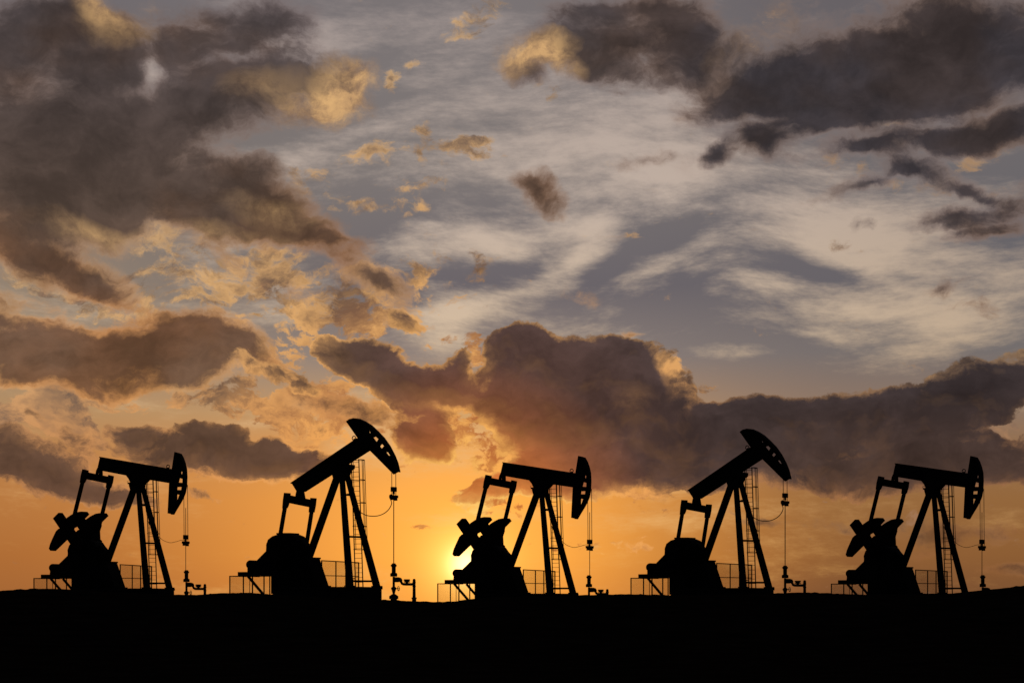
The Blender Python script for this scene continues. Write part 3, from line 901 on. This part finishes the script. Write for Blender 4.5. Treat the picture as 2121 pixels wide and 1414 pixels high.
for i, (px, py, D, src, pose) in enumerate(ROW):
    dr = A if pose == 'A' else B
    x = (px - 1060.5) / F * D
    z = EYE + (HORIZON - py) / F * D
    th = math.atan(x / D)
    yaw = -R(dr.psi) - th            # local +x (beam) turned towards the viewer, whole machine faces the camera alike
    g = src if src not in used else copy_tree(src)
    used.add(src)
    g.location = (x, D, z); g.rotation_euler = (0, 0, yaw)
    sq = (1, 1, 1) if pose == 'B' else ((1.015, 1.015, 1.011) if i == 2 else (.985, .985, 1.007))
    g.scale = sq
    g['label'] = P_LABEL[i]
    for k, (rs, txt) in enumerate(((ra_, 'mesh guard railing under the motor bench of the '), (rb_, 'mesh guard railing behind the front legs of the '))):
        r = rs if i == 0 else copy_tree(rs)
        r.location = (x, D, z); r.rotation_euler = (0, 0, yaw)
        r.scale = sq
        r['label'] = txt + NAMES[i]
    wv = wl_ if i == 0 else copy_tree(wl_)
    s = sA if pose == 'A' else sB
    off = Vector((s * math.cos(yaw), s * math.sin(yaw), -.53 if pose == 'A' else -.35))
    wv.location = Vector((x, D, z)) + off
    wv.rotation_euler = (0, 0, -th)
    wv['label'] = W_LABEL[i]

# ------------------------------------------------------------------ ground
CREST = [(-400,1236),(-150,1232),(0,1226),(40,1223),(90,1219.5),(120,1219),(160,1221),(230,1226),(330,1231),(370,1231.5),(420,1232.5),(450,1229),(490,1228),(510,1227.5),(560,1230),(640,1236),(720,1240),(795,1242),(830,1244),(900,1247),(940,1245),(985,1240),
         (1040,1236),(1110,1234),(1195,1233.5),(1230,1232),(1265,1231),(1310,1231),(1350,1231.5),(1385,1233),(1450,1232),(1540,1230),(1600,1228.5),(1660,1227),(1700,1228),(1730,1230),(1790,1231.5),(1850,1232),(1930,1232),(1990,1233),(2010,1232),(2030,1227),(2050,1222),(2080,1219),(2121,1213),(2200,1206),(2350,1210),(2600,1225)]
YC = 98.0
def crest(x):
    px = 1060.5 + x / YC * F
    if px <= CREST[0][0]: y = CREST[0][1]
    elif px >= CREST[-1][0]: y = CREST[-1][1]
    else:
        for (a, ya), (b, yb) in zip(CREST, CREST[1:]):
            if a <= px <= b:
                f = (px - a) / (b - a); f = f * f * (3 - 2 * f) * .5 + f * .5
                y = ya + (yb - ya) * f; break
    return EYE + (HORIZON - y) / F * YC
def ss(a, b, v):
    f = min(1, max(0, (v - a) / (b - a)))
    return f * f * (3 - 2 * f)
def ground_z(x, y):
    zc = crest(x)
    n = mnoise.fractal(Vector((x * .8, y * .8, 0)), .9, 2.1, 5) * .05 + max(0, mnoise.noise(Vector((x * 3.1, y * 2.3, 9))) - .25) * .10 + mnoise.noise(Vector((x * .12, y * .12, 3))) * .12 * (1 - math.exp(-((y - YC) / 8) ** 2))
    up = ss(55, YC, y)
    base = zc * up - .0 * y
    if y > YC:
        base = zc + (-.02) * (y - YC)
        base = base + (0.2 - base) * ss(132, 190, y)
    return base + n * (1 if y < 300 else .2)
def axis(brk):
    out = []
    for a, b, st in brk:
        n = max(1, int(round((b - a) / st)))
        out += [a + (b - a) * i / n for i in range(n)]
    out.append(brk[-1][1])
    return out
xs = axis([(-6000, -600, 600), (-600, -60, 30), (-60, -30, 1.0), (-30, 32, .14), (32, 60, 1.0), (60, 600, 30), (600, 6000, 600)])
ys = axis([(-60, 50, 6), (50, 90, 1.6), (90, 95.5, .5), (95.5, 100.5, .25), (100.5, 140, 1.2), (140, 220, 8), (220, 600, 40), (600, 9000, 600)])
gv = [(x, y, ground_z(x, y)) for y in ys for x in xs]
nx = len(xs)
gf = [(j * nx + i, j * nx + i + 1, (j + 1) * nx + i + 1, (j + 1) * nx + i) for j in range(len(ys) - 1) for i in range(nx - 1)]
me = bpy.data.meshes.new('ground')
me.from_pydata(gv, [], gf)
for p in me.polygons:
    p.use_smooth = True
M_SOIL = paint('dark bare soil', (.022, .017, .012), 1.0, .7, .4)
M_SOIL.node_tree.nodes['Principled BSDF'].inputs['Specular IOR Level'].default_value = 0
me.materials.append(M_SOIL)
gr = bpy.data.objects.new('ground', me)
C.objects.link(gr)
gr['kind'] = 'structure'
gr['label'] = 'dark rolling bare ground rising to a low ridge'
